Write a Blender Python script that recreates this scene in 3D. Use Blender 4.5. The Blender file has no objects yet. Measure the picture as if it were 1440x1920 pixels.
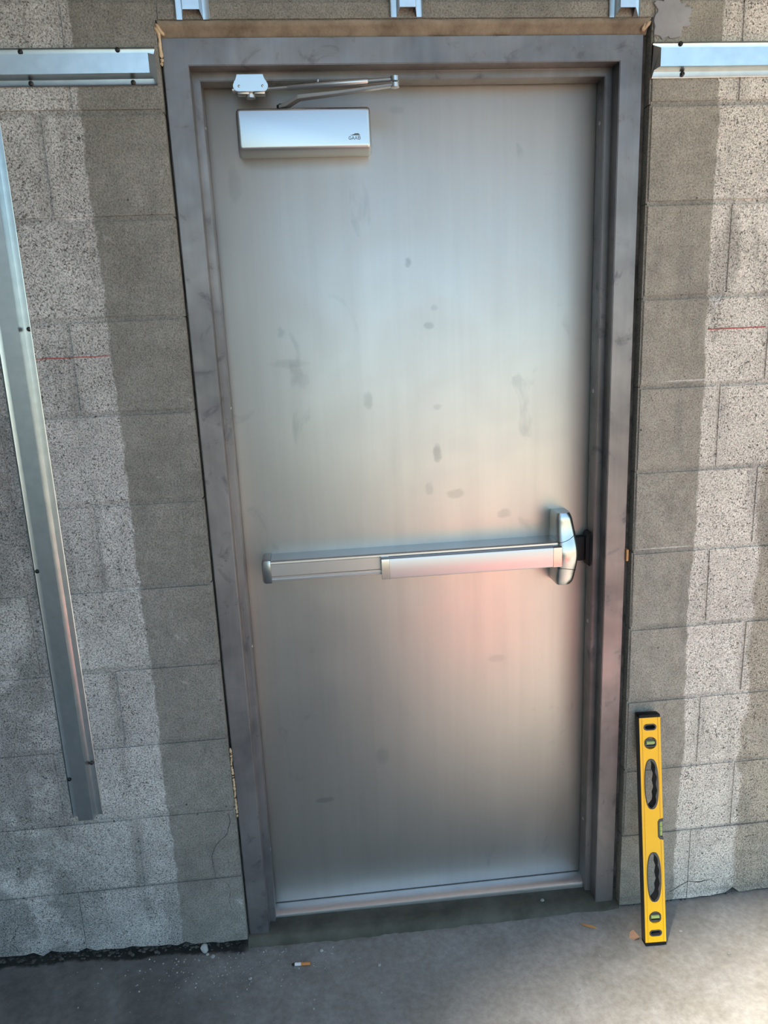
import bpy, bmesh, math, random
from mathutils import Vector, Matrix, noise
R = math.radians
S = bpy.context.scene
C = S.collection
ZO = 2.2            # everything below is written with z = 0 at the top of the door frame; the floor is at -2.2

# ------------------------------------------------------------------ camera
cd = bpy.data.cameras.new('camera'); cam = bpy.data.objects.new('camera', cd); C.objects.link(cam)
S.camera = cam
yaw, pit, rol = -0.0867, -0.2325, 0.0429
Rz = Matrix.Rotation(yaw, 3, 'Z'); Rx = Matrix.Rotation(pit, 3, 'X'); Ry = Matrix.Rotation(rol, 3, 'Y')
M = Rz @ Rx @ Ry @ Matrix.Rotation(R(90), 3, 'X')
cam.matrix_world = Matrix.Translation((-0.2422, -1.6971, -0.612 + ZO)) @ M.to_4x4()
cd.sensor_fit = 'HORIZONTAL'; cd.sensor_width = 36.0; cd.lens = 36.0 * 1369.6 / 1440.0
cd.clip_start = 0.02

# ------------------------------------------------------------------ sky, sun, exposure
w = bpy.data.worlds.new('sky'); S.world = w; w.use_nodes = True
wn = w.node_tree; wn.nodes.clear()
sky = wn.nodes.new('ShaderNodeTexSky'); sky.sky_type = 'NISHITA'; sky.sun_disc = False
sky.sun_elevation = R(52); sky.sun_rotation = R(228); sky.air_density = 1.0; sky.dust_density = 0.4; sky.ozone_density = 1.2
bg = wn.nodes.new('ShaderNodeBackground'); bg.inputs[1].default_value = 0.20
wo = wn.nodes.new('ShaderNodeOutputWorld')
tint = wn.nodes.new('ShaderNodeMix'); tint.data_type = 'RGBA'; tint.blend_type = 'MULTIPLY'; tint.inputs[0].default_value = 1
tint.inputs[7].default_value = (0.90, 1.02, 0.98, 1)
wn.links.new(sky.outputs[0], tint.inputs[6]); wn.links.new(tint.outputs[2], bg.inputs[0]); wn.links.new(bg.outputs[0], wo.inputs[0])
sl = bpy.data.lights.new('sun', 'SUN'); sl.energy = 14.0; sl.angle = R(8.0); sl.color = (1.0, 0.92, 0.81)
so = bpy.data.objects.new('sun', sl); C.objects.link(so)
so.rotation_euler = Vector((-0.55, -0.50, 1.0)).to_track_quat('Z', 'Y').to_euler()
S.view_settings.view_transform = 'Standard'; S.view_settings.look = 'None'
S.view_settings.gamma = 1.0; S.view_settings.use_curve_mapping = False
S.view_settings.exposure = 1.06

# ------------------------------------------------------------------ helpers
WP = {}
def link(name, me, parent=None, origin=(0, 0, 0)):
    o = bpy.data.objects.new(name, me); C.objects.link(o)
    origin = Vector(origin)
    if parent is not None:
        o.parent = parent; o.location = origin - WP[parent.name]
    else:
        o.location = origin + Vector((0, 0, ZO))
    WP[o.name] = origin
    return o
def obj(name, bm, mat, parent=None, smooth=False, origin=None, label=None, kind=None, cat=None, group=None, sharp=35):
    me = bpy.data.meshes.new(name)
    if origin is None:
        xs = [v.co for v in bm.verts]
        lo = Vector([min(c[i] for c in xs) for i in range(3)]); hi = Vector([max(c[i] for c in xs) for i in range(3)])
        origin = Vector(((lo.x + hi.x) / 2, (lo.y + hi.y) / 2, lo.z))
    origin = Vector(origin)
    bmesh.ops.translate(bm, verts=bm.verts, vec=-origin)
    bmesh.ops.recalc_face_normals(bm, faces=bm.faces)
    if smooth:
        for f in bm.faces: f.smooth = True
        for e in bm.edges:
            if len(e.link_faces) == 2 and e.calc_face_angle(0) > R(sharp): e.smooth = False
    bm.to_mesh(me); bm.free()
    me.materials.append(mat)
    o = link(name, me, parent, origin)
    if label: o['label'] = label
    if kind: o['kind'] = kind
    if cat: o['category'] = cat
    if group: o['group'] = group
    return o
def dup(o, pos, parent=None, name=None, scale=None, rot=None):
    c = o.copy(); C.objects.link(c)
    pos = Vector(pos)
    c.parent = parent
    c.location = pos - WP[parent.name] if parent else pos + Vector((0, 0, ZO))
    WP[c.name] = pos
    if scale: c.scale = scale
    if rot: c.rotation_euler = rot
    return c
def box(bm, x0, x1, y0, y1, z0, z1, bev=0, seg=2):
    r = bmesh.ops.create_cube(bm, size=1)
    vs = r['verts']
    for v in vs:
        v.co = Vector(((x0 + x1) / 2 + v.co.x * (x1 - x0), (y0 + y1) / 2 + v.co.y * (y1 - y0), (z0 + z1) / 2 + v.co.z * (z1 - z0)))
    if bev:
        es = list({e for v in vs for e in v.link_edges})
        bmesh.ops.bevel(bm, geom=es, offset=bev, segments=seg, affect='EDGES', profile=0.5)
    return vs
def BM(): return bmesh.new()
def bbox(*a, **k):
    bm = BM(); box(bm, *a, **k); return bm
def prism(bm, prof, axis, a, b, closed=True):
    """prof: 2-D points; axis 'x': (y,z), 'z': (x,y), 'y': (x,z)"""
    def P(p, t):
        return {'x': (t, p[0], p[1]), 'z': (p[0], p[1], t), 'y': (p[0], t, p[1])}[axis]
    A = [bm.verts.new(P(p, a)) for p in prof]; B = [bm.verts.new(P(p, b)) for p in prof]
    n = len(prof)
    for i in range(n if closed else n - 1):
        j = (i + 1) % n
        bm.faces.new((A[i], A[j], B[j], B[i]))
    if closed:
        bm.faces.new(A[::-1]); bm.faces.new(B)
    return A, B
def tube(bm, pts, rad, n=12, cap=True):
    pts = [Vector(p) for p in pts]; rings = []
    rads = rad if isinstance(rad, (list, tuple)) else [rad] * len(pts)
    up = Vector((0, 0, 1))
    for i, p in enumerate(pts):
        t = (pts[min(i + 1, len(pts) - 1)] - pts[max(i - 1, 0)]).normalized()
        a = t.cross(up)
        if a.length < 1e-3: a = t.cross(Vector((1, 0, 0)))
        a.normalize(); b = t.cross(a)
        rings.append([bm.verts.new(p + rads[i] * (a * math.cos(2 * math.pi * k / n) + b * math.sin(2 * math.pi * k / n))) for k in range(n)])
    for r0, r1 in zip(rings, rings[1:]):
        for k in range(n): bm.faces.new((r0[k], r0[(k + 1) % n], r1[(k + 1) % n], r1[k]))
    if cap: bm.faces.new(rings[0][::-1]); bm.faces.new(rings[-1])
def rrect(cx, cy, w_, h_, r, n=5):
    out = []
    for (sx, sy, a0) in ((1, 1, 0), (-1, 1, 90), (-1, -1, 180), (1, -1, 270)):
        for k in range(n + 1):
            a = R(a0 + 90 * k / n)
            out.append((cx + sx * (w_ / 2 - r) + r * math.cos(a), cy + sy * (h_ / 2 - r) + r * math.sin(a)))
    return out
def loft(bm, loops, cap0=True, cap1=True):
    V = [[bm.verts.new(p) for p in l] for l in loops]
    n = len(V[0])
    for a, b in zip(V, V[1:]):
        for k in range(n): bm.faces.new((a[k], a[(k + 1) % n], b[(k + 1) % n], b[k]))
    if cap0: bm.faces.new(V[0][::-1])
    if cap1: bm.faces.new(V[-1])

YW = -0.0155; XL, XR, ZT = -0.5128, 0.5205, 0.0218; Z0 = -0.140; CH = 0.2032
# ------------------------------------------------------------------ materials
class NT:
    def __init__(s, name):
        s.m = bpy.data.materials.new(name); s.m.use_nodes = True; s.t = s.m.node_tree
        s.b = s.t.nodes['Principled BSDF']; s.geo = s.t.nodes.new('ShaderNodeNewGeometry')
    def n(s, k, **kw):
        x = s.t.nodes.new(k)
        for a, v in kw.items(): setattr(x, a, v)
        return x
    def link(s, a, b): s.t.links.new(a, b)
    def pos(s, sc=(1, 1, 1)):
        x = s.n('ShaderNodeMapping'); s.link(s.geo.outputs['Position'], x.inputs['Vector']); x.inputs['Scale'].default_value = sc
        return x.outputs[0]
    def noise(s, scale, detail=4, rough=0.6, sc=(1, 1, 1), dist=0):
        x = s.n('ShaderNodeTexNoise'); x.inputs['Scale'].default_value = scale; x.inputs['Detail'].default_value = detail
        x.inputs['Roughness'].default_value = rough; x.inputs['Distortion'].default_value = dist
        s.link(s.pos(sc), x.inputs['Vector']); return x.outputs['Fac']
    def vor(s, scale, feature='F1', sc=(1, 1, 1)):
        x = s.n('ShaderNodeTexVoronoi', feature=feature); x.inputs['Scale'].default_value = scale
        s.link(s.pos(sc), x.inputs['Vector']); return x.outputs['Distance']
    def ramp(s, v, stops, interp='LINEAR'):
        x = s.n('ShaderNodeValToRGB'); x.color_ramp.interpolation = interp
        e = x.color_ramp.elements
        while len(e) < len(stops): e.new(0.5)
        for i, (p, c) in enumerate(stops):
            e[i].position = p; c = c if isinstance(c, (tuple, list)) else (c, c, c); e[i].color = (*c[:3], 1)
        s.link(v, x.inputs[0]); return x.outputs[0]
    def mix(s, f, a, b, mode='MIX'):
        x = s.n('ShaderNodeMix', data_type='RGBA', blend_type=mode)
        for i, v in ((0, f), (6, a), (7, b)):
            if hasattr(v, 'links'): s.link(v, x.inputs[i])
            elif isinstance(v, (tuple, list)): x.inputs[i].default_value = (*v[:3], 1)
            else: x.inputs[i].default_value = v if i == 0 else (v, v, v, 1)
        return x.outputs[2]
    def math(s, op, a, b=None, clamp=False):
        x = s.n('ShaderNodeMath', operation=op, use_clamp=clamp)
        for i, v in ((0, a), (1, b)):
            if v is None: continue
            if hasattr(v, 'links'): s.link(v, x.inputs[i])
            else: x.inputs[i].default_value = v
        return x.outputs[0]
    def xyz(s):
        x = s.n('ShaderNodeSeparateXYZ'); s.link(s.geo.outputs['Position'], x.inputs[0]); return x.outputs
    def step(s, v, a, b):
        x = s.n('ShaderNodeMapRange'); x.interpolation_type = 'SMOOTHSTEP'
        s.link(v, x.inputs[0]); x.inputs[1].default_value = a; x.inputs[2].default_value = b
        return x.outputs[0]
    def bump(s, h, strength, dist, prev=None):
        x = s.n('ShaderNodeBump'); x.inputs['Strength'].default_value = strength; x.inputs['Distance'].default_value = dist
        s.link(h, x.inputs['Height'])
        if prev: s.link(prev, x.inputs['Normal'])
        return x.outputs[0]
    def fin(s, col, rough=0.8, metal=0, normal=None, spec=None):
        for k, v in (('Base Color', col), ('Roughness', rough), ('Metallic', metal)):
            if hasattr(v, 'links'): s.link(v, s.b.inputs[k])
            elif isinstance(v, (tuple, list)): s.b.inputs[k].default_value = (*v[:3], 1)
            else: s.b.inputs[k].default_value = v
        if normal: s.link(normal, s.b.inputs['Normal'])
        if spec is not None: s.b.inputs['Specular IOR Level'].default_value = spec
        return s.m
def simple(name, col, rough=0.5, metal=0, bumps=0, scale=300, var=0):
    t = NT(name)
    c = col
    if var:
        c = t.mix(t.noise(scale * 0.15, 4), tuple(x * (1 - var) for x in col), tuple(min(1, x * (1 + var)) for x in col))
    nr = t.bump(t.noise(scale, 3), 0.3, bumps) if bumps else None
    return t.fin(c, rough, metal, nr)

def wall_material():
    t = NT('concrete_masonry')
    x, y, z = t.xyz()
    ax = t.math('ABSOLUTE', x)
    edge = t.math('ADD', ax, t.math('MULTIPLY', t.math('SUBTRACT', t.noise(30, 3), 0.5), 0.022))
    edge2 = t.math('ADD', edge, t.math('MULTIPLY', t.math('SUBTRACT', t.noise(3.0, 2), 0.5), 0.035))
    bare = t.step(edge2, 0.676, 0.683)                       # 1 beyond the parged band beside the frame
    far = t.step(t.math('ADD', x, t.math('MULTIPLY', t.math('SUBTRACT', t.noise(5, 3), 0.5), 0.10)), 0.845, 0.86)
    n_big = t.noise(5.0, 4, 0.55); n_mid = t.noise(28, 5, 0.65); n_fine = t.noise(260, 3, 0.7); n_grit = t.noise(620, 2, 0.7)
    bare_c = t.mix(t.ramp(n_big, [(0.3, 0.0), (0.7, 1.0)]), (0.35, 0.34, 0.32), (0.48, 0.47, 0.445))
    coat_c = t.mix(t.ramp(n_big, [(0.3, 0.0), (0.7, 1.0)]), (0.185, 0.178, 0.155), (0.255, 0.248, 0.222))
    bare_c = t.mix(t.step(x, 0.5, 0.6), bare_c, t.mix(n_big, (0.55, 0.51, 0.445), (0.72, 0.675, 0.60)))  # brighter light on the right painted into the bare block colour
    coat_c = t.mix(t.step(x, 0.3, 0.6), coat_c, t.mix(n_big, (0.265, 0.248, 0.205), (0.365, 0.340, 0.288)))  # parged band also paler to the right, light put into its colour
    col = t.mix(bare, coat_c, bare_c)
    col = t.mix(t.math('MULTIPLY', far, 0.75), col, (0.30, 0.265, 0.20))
    # the dark grout smears and stained areas on the left
    sm = t.ramp(t.noise(9, 4, 0.6, sc=(1.5, 1, 0.35)), [(0.54, 0.0), (0.66, 1.0)])
    col = t.mix(t.math('MULTIPLY', sm, 0.45), col, (0.20, 0.195, 0.18))
    dk = t.step(t.math('MULTIPLY', x, -1), 0.86, 0.98)
    dkn = t.ramp(t.noise(6.5, 3), [(0.42, 0.0), (0.52, 1.0)])
    col = t.mix(t.math('MULTIPLY', t.math('MULTIPLY', dk, dkn), 0.6), col, (0.15, 0.15, 0.14))
    # broad dark grout smears over the buried vertical joints, alternating from course to course
    kz = t.math('DIVIDE', t.math('SUBTRACT', Z0 + ZO, z), CH)
    par = t.math('MODULO', t.math('ADD', t.math('FLOOR', kz), 20.0), 2.0)
    fr = t.math('FRACT', t.math('ADD', kz, 20.0))
    wob = t.math('MULTIPLY', t.math('SUBTRACT', t.noise(14, 3), 0.5), 0.05)
    smear = None
    for (xe, xo, kk) in ((-.765, -.930, .75), (.835, .724, .4)):
        xj = t.math('ADD', xe, t.math('MULTIPLY', par, xo - xe))
        d = t.math('ABSOLUTE', t.math('ADD', t.math('SUBTRACT', x, xj), wob))
        f = t.math('MULTIPLY', t.math('SUBTRACT', 1.0, t.step(d, 0.008, 0.024)), kk)
        smear = f if smear is None else t.math('MAXIMUM', smear, f)
    hd_ = t.math('ADD', t.math('ABSOLUTE', t.math('SUBTRACT', fr, 0.5)), t.math('MULTIPLY', t.math('SUBTRACT', t.noise(16, 3), 0.5), 0.09))
    hj = t.step(hd_, 0.445, 0.50)
    smear = t.math('MULTIPLY', t.math('MAXIMUM', smear, t.math('MULTIPLY', hj, 0.8)), t.ramp(t.noise(7, 3), [(0.4, 0.35), (0.6, 1.0)]))
    col = t.mix(t.math('MULTIPLY', smear, 0.7), col, (0.17, 0.165, 0.15))
    # pale cement smudges
    ws = t.ramp(t.noise(11, 5, 0.7, dist=0.6), [(0.66, 0.0), (0.76, 1.0)])
    col = t.mix(t.math('MULTIPLY', ws, 0.55), col, (0.58, 0.565, 0.54))
    for (mx, mz, rx, rz) in ((-.715, -.338, .035, .014), (.700, -.558, .020, .014), (-.70, -1.16, .03, .008), (.66, -.738, .10, .0025), (.60, -1.149, .09, .002)):
        dx = t.math('DIVIDE', t.math('SUBTRACT', x, mx), rx); dz = t.math('DIVIDE', t.math('SUBTRACT', z, mz + ZO), rz)
        d = t.math('ADD', t.math('ADD', t.math('MULTIPLY', dx, dx), t.math('MULTIPLY', dz, dz)), t.math('MULTIPLY', t.noise(60, 4, 0.7), 1.6))
        col = t.mix(t.math('MULTIPLY', t.math('SUBTRACT', 1.0, t.step(d, 0.9, 1.8)), 0.6), col, (0.62, 0.61, 0.59))
    # aggregate speckle and open pores
    spk = t.ramp(n_fine, [(0.36, 0.42), (0.5, 1.0), (0.66, 1.4)])
    col = t.mix(t.math('ADD', 0.58, t.math('MULTIPLY', bare, 0.32)), col, spk, 'MULTIPLY')
    wear = t.ramp(n_mid, [(0.35, 0.86), (0.65, 1.10)])
    col = t.mix(1.0, col, wear, 'MULTIPLY')
    patch = t.noise(14, 3)
    pit_n = t.noise(240, 3, 0.75)
    amount = t.math('ADD', t.math('SUBTRACT', t.math('MULTIPLY', bare, 0.045), t.math('MULTIPLY', smear, 0.06)), t.math('MULTIPLY', patch, 0.17))     # more pores on bare block
    pit = t.math('SUBTRACT', 1.0, t.step(t.math('SUBTRACT', pit_n, amount), 0.245, 0.285))
    big = t.math('SUBTRACT', 1.0, t.step(t.vor(32), 0.06, 0.10))
    med = t.math('MULTIPLY', t.math('SUBTRACT', 1.0, t.step(t.math('SUBTRACT', t.noise(95, 3, 0.7), t.math('MULTIPLY', patch, 0.11)), 0.26, 0.30)), t.math('ADD', 0.25, t.math('MULTIPLY', bare, 0.75)))
    bigm = t.math('MULTIPLY', big, t.step(t.noise(17, 2), 0.55, 0.6))
    allp = t.math('MAXIMUM', t.math('MAXIMUM', t.math('MULTIPLY', pit, t.math('ADD', 0.7, t.math('MULTIPLY', bare, 0.3))), bigm), med)
    col = t.mix(t.math('MULTIPLY', allp, 0.85), col, (0.06, 0.056, 0.05))
    h = t.math('SUBTRACT', t.math('ADD', t.math('MULTIPLY', n_fine, 0.7), t.math('MULTIPLY', n_mid, 1.3)), t.math('MULTIPLY', allp, 0.7))
    b = t.bump(h, 0.75, 0.0035)
    b = t.bump(n_grit, 0.35, 0.001, b)
    return t.fin(col, 0.92, 0, b, 0.25)
def floor_material():
    t = NT('poured_concrete')
    x, y, z = t.xyz()
    n1 = t.noise(1.7, 4, 0.55, dist=0.4); n2 = t.noise(8, 5, 0.6, dist=0.8); n3 = t.noise(60, 4, 0.65); n4 = t.noise(420, 2)
    col = t.mix(t.ramp(n1, [(0.35, 0.0), (0.65, 1.0)]), (0.205, 0.195, 0.172), (0.285, 0.270, 0.242))
    col = t.mix(t.ramp(n2, [(0.42, 0.0), (0.66, 0.6)]), col, (0.35, 0.34, 0.325))
    patchy = t.math('MULTIPLY', t.step(t.math('MULTIPLY', x, -1), 0.15, 0.75), t.ramp(t.noise(3.2, 4, 0.6), [(0.4, 0.35), (0.6, 1.0)]))  # patchy darker tone towards the left
    col = t.mix(t.math('MULTIPLY', patchy, 0.75), col, (0.075, 0.074, 0.067))
    col = t.mix(1.0, col, t.ramp(n3, [(0.35, 0.85), (0.65, 1.13)]), 'MULTIPLY')
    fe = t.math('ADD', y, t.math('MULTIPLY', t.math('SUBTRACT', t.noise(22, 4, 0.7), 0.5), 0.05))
    dirt = t.math('MULTIPLY', t.step(fe, -0.034, -0.020), t.math('SUBTRACT', 1.0, t.math('MULTIPLY', t.step(x, -0.53, -0.50), 1.0)))  # gap's darkness and dirt painted together as a near-black band along the wall
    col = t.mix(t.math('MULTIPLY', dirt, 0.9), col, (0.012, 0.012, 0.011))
    spots = t.ramp(t.noise(23, 5, 0.7), [(0.68, 0.0), (0.72, 1.0)])
    col = t.mix(t.math('MULTIPLY', spots, 0.5), col, (0.06, 0.06, 0.06))
    grit = t.math('SUBTRACT', 1.0, t.step(t.vor(75), 0.035, 0.07))
    col = t.mix(t.math('MULTIPLY', grit, 0.4), col, (0.45, 0.45, 0.44))
    b = t.bump(t.math('ADD', t.math('MULTIPLY', n3, 0.6), t.math('ADD', n2, t.math('MULTIPLY', grit, 0.3))), 0.35, 0.004)
    b = t.bump(n4, 0.2, 0.0008, b)
    return t.fin(col, t.ramp(n2, [(0.3, 0.42), (0.7, 0.62)]), 0, b, 0.45)
def door_material():
    t = NT('bare_galvannealed_steel')
    x, y, z = t.xyz()
    n1 = t.noise(2.0, 3, 0.5, sc=(2.5, 1, 0.5)); n2 = t.noise(6, 4, 0.6, dist=0.7); streak = t.noise(40, 3, 0.6, sc=(1, 1, 0.04))
    col = t.mix(n1, (0.47, 0.448, 0.415), (0.53, 0.508, 0.472))
    col = t.mix(1.0, col, t.ramp(streak, [(0.3, 0.96), (0.7, 1.03)]), 'MULTIPLY')
    smudge = t.ramp(t.noise(7.5, 4, 0.55, sc=(1.3, 1, 0.8), dist=0.9), [(0.66, 0.0), (0.74, 1.0)])
    col = t.mix(t.math('MULTIPLY', smudge, 0.35), col, (0.27, 0.27, 0.265))
    # hand marks where the photograph shows them
    for (mx, mz, rx, rz, k) in ((-.392, -.262, .016, .045, .4), (-.005, -.44, .009, .012, .9), (.041, -.585, .014, .010, .7), (.055, -.545, .010, .008, .5),
                                (-.114, -.755, .014, .024, .6), (.053, -.895, .013, .026, .9), (.098, -1.0, .026, .014, .6), (.222, -1.06, .020, .014, .6),
                                (-.283, -1.84, .030, .010, .8), (-.30, -.66, .05, .012, .4), (-.12, -1.72, .02, .03, .5), (.20, -1.46, .03, .012, .4),
                                (.055, -.78, .012, .009, .5), (.03, -.985, .012, .02, .5), (-.02, -.115, .02, .01, .4), (-.27, -.70, .02, .02, .3)):
        dx = t.math('DIVIDE', t.math('SUBTRACT', x, mx), rx); dz = t.math('DIVIDE', t.math('SUBTRACT', z, mz + ZO), rz)
        d = t.math('ADD', t.math('MULTIPLY', dx, dx), t.math('MULTIPLY', dz, dz))
        d = t.math('ADD', d, t.math('MULTIPLY', t.noise(55, 3, 0.6), 1.5))
        f = t.math('MULTIPLY', t.math('SUBTRACT', 1.0, t.step(d, 0.9, 1.9)), k)
        col = t.mix(t.math('MULTIPLY', f, 0.6), col, (0.25, 0.25, 0.24))
    b = t.bump(t.noise(3.2, 2, 0.4), 0.12, 0.01)
    b = t.bump(t.noise(500, 2), 0.05, 0.0005, b)
    r = t.ramp(n2, [(0.3, 0.41), (0.7, 0.47)])
    return t.fin(col, r, 0.88, b)
def frame_material():
    t = NT('raw_frame_steel')
    n1 = t.noise(3.5, 4, 0.6, dist=0.5); n2 = t.noise(16, 5, 0.65, dist=0.6); n3 = t.noise(90, 3, sc=(1, 1, 0.08))
    col = t.mix(t.ramp(n1, [(0.35, 0.0), (0.62, 1.0)]), (0.135, 0.130, 0.133), (0.235, 0.223, 0.222))
    col = t.mix(t.ramp(n2, [(0.58, 0.0), (0.70, 0.7)]), col, (0.075, 0.075, 0.085))
    col = t.mix(t.ramp(t.noise(26, 6, 0.75, dist=1.0), [(0.69, 0.0), (0.73, 0.6)]), col, (0.5, 0.5, 0.5))
    col = t.mix(1.0, col, t.ramp(n3, [(0.3, 0.95), (0.7, 1.05)]), 'MULTIPLY')
    return t.fin(col, t.ramp(n2, [(0.3, 0.36), (0.7, 0.50)]), 0.62, t.bump(n2, 0.08, 0.001))
def galv():
    t = NT('galvanised_sheet')
    n = t.noise(45, 3, 0.5); v = t.vor(70)
    col = t.mix(t.ramp(n, [(0.3, 0.0), (0.7, 1.0)]), (0.50, 0.54, 0.555), (0.57, 0.605, 0.62))
    return t.fin(col, 0.30, 1.0, t.bump(t.noise(9, 2, 0.4), 0.06, 0.001))
def mortar_mat(name, a, b_, rough=0.9, bump=0.004, scale=60):
    t = NT(name)
    n = t.noise(scale * 0.25, 5, 0.65); m = t.noise(scale * 3, 3)
    col = t.mix(t.ramp(n, [(0.35, 0.0), (0.65, 1.0)]), a, b_)
    return t.fin(col, rough, 0, t.bump(t.math('ADD', n, t.math('MULTIPLY', m, 0.5)), 0.6, bump), 0.3)

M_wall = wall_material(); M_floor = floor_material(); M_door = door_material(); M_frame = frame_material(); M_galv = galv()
M_joint = mortar_mat('joint_mortar', (0.16, 0.15, 0.13), (0.30, 0.285, 0.255))
M_sill = mortar_mat('dark_mortar', (0.055, 0.052, 0.038), (0.105, 0.10, 0.078), 0.7, 0.002, 40)  # dark olive-brown mortar for the sill
M_fill = mortar_mat('brown_filler', (0.13, 0.10, 0.07), (0.25, 0.205, 0.15), 0.55, 0.003, 60)
M_seal = mortar_mat('shiny_sealant', (0.38, 0.27, 0.16), (0.58, 0.46, 0.31), 0.28, 0.004, 90)
M_soffit = mortar_mat('ceiling_concrete', (0.42, 0.40, 0.37), (0.52, 0.50, 0.47))
M_satin = simple('silver_paint', (0.47, 0.50, 0.52), 0.33, 0.95)
M_arm = simple('arm_steel', (0.50, 0.50, 0.50), 0.34, 0.9)
M_alu = simple('brushed_aluminium', (0.55, 0.56, 0.57), 0.30, 0.95)
M_cast = simple('satin_casting', (0.52, 0.52, 0.50), 0.27, 1.0)
M_thr = simple('mill_aluminium', (0.62, 0.63, 0.64), 0.33, 0.95, 0.0008, 120, 0.1)
M_dark = simple('black_plastic', (0.008, 0.008, 0.009), 0.6); M_dark.node_tree.nodes['Principled BSDF'].inputs['Specular IOR Level'].default_value = 0.2
M_screw = simple('black_screw', (0.035, 0.032, 0.030), 0.42, 0.5)
M_zinc = simple('zinc_screw', (0.42, 0.43, 0.44), 0.32, 0.9)
M_logo = simple('logo_ink', (0.10, 0.13, 0.14), 0.6)
M_yel = simple('yellow_enamel', (0.93, 0.50, 0.004), 0.34, 0, 0, 200, 0.03)
M_yel2 = simple('groove_orange', (0.62, 0.28, 0.005), 0.5)
M_edge = simple('dark_rail', (0.045, 0.047, 0.05), 0.45)
M_grey = simple('charcoal_rubber', (0.05, 0.05, 0.052), 0.55)
M_red = simple('red_crayon', (0.36, 0.05, 0.045), 0.8)
M_redp = simple('red_tarpaulin', (0.90, 0.055, 0.045), 0.5)
M_paper = simple('cigarette_paper', (0.72, 0.71, 0.69), 0.8)
M_cork = simple('filter_paper', (0.58, 0.22, 0.06), 0.7, 0, 0, 900, 0.25)
M_ash = simple('burnt_ash', (0.02, 0.02, 0.02), 0.9)
M_leaf = simple('dry_leaf', (0.46, 0.27, 0.17), 0.75, 0, 0.001, 300, 0.2)
M_wood = simple('raw_wood', (0.50, 0.25, 0.09), 0.7, 0, 0.001, 300, 0.25)
M_stone = mortar_mat('pale_stone', (0.20, 0.20, 0.19), (0.42, 0.41, 0.39))
M_dirt_shade = mortar_mat('dirt_and_shade', (0.03, 0.029, 0.026), (0.12, 0.11, 0.095))  # for loose dirt, cracks and the painted shade of the frame gaps
def vial_mat():
    t = NT('green_vial_liquid'); t.fin((0.50, 0.62, 0.18), 0.12, 0)
    t.b.inputs['Transmission Weight'].default_value = 0.35; t.b.inputs['IOR'].default_value = 1.45
    return t.m
M_vial = vial_mat(); M_white = simple('vial_backing', (0.55, 0.57, 0.48), 0.5)

# ================================================================== THE SETTING
def fz(x, y=0.0):       # height of the floor, a little higher towards the left
    a = max(0.0, min(1.0, (-0.25 - x) / 0.95))
    return -2.200 + 0.036 * a * a * (3 - 2 * a) * (1 if y > -0.3 else max(0, 1 + (y + 0.3) / 1.5)) + 0.012 * max(0, min(1, (x - .7) / .6)) * max(0, 1 + y / 1.2)
def floor_obj():
    bm = BM()
    xs = sorted(set([-6, -4.5, -3.6, -2.5, -1.8] + [round(-1.5 + 0.03 * i, 3) for i in range(101)] + [1.8, 2.5, 3.5, 5, 7, 10]))
    ys = [0.30, 0.05] + [round(0.02 - 0.03 * i, 3) for i in range(40)] + [-1.4, -1.8, -2.5, -3.5, -5, -8, -14]
    G = []
    for y in ys:
        row = []
        for x in xs:
            n = noise.noise(Vector((x * 9, y * 9, 0))) * 0.0022 + noise.noise(Vector((x * 28, y * 28, 4))) * 0.0009 if -1.5 < x < 1.5 and y > -1.2 else 0
            row.append(bm.verts.new((x, y, fz(x, y) + n)))
        G.append(row)
    for a, b in zip(G, G[1:]):
        for i in range(len(xs) - 1): bm.faces.new((a[i], a[i + 1], b[i + 1], b[i]))
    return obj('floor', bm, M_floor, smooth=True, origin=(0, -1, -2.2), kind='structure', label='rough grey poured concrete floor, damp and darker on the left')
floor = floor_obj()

# back wall: mortar body with each concrete block a part
bm = BM()
TOPZ = Z0 + CH * 5
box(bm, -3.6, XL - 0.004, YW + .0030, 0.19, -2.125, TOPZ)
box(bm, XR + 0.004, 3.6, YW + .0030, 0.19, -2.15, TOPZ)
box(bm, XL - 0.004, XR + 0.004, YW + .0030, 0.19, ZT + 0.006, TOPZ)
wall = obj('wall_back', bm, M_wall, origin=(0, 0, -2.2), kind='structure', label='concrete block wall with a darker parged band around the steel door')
rnd = random.Random(7)
def block_bm(x0, x1, z0, z1, jagged=False):
    bm = BM()
    x0 += 0.0007; x1 -= 0.0007
    if not jagged: z0 += 0.0007
    z1 -= 0.0007
    dy = rnd.uniform(-0.0009, 0.0009)
    if jagged:
        n = max(3, int((x1 - x0) / 0.022)); top = []
        bot = []
        for i in range(n + 1):
            x = x0 + (x1 - x0) * i / n
            lift = (0.025 if x < 0 else 0.0085) + (0.014 if x < 0 else .005) * noise.noise(Vector((x * 35, 3, 1))) + 0.003 * noise.noise(Vector((x * 110, 5, 1)))
            if .84 < x < .87: lift += .016
            bot.append((x, fz(x) + lift))
        prism(bm, bot + [(x1, z1), (x0, z1)], 'y', YW + dy, 0.12)
    else:
        box(bm, x0, x1, YW + dy, 0.12, z0, z1)
        for v in bm.verts: v.co += Vector((rnd.uniform(-.0016, .0004) * (1 if v.co.x > (x0 + x1) / 2 else -1), 0, rnd.uniform(-.0016, .0004) * (1 if v.co.z > (z0 + z1) / 2 else -1)))
        es = [e for e in bm.edges if all(v.co.y < 0.0 for v in e.verts)]
        bmesh.ops.bevel(bm, geom=es, offset=0.0045, segments=2, affect='EDGES')
    return bm
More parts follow.
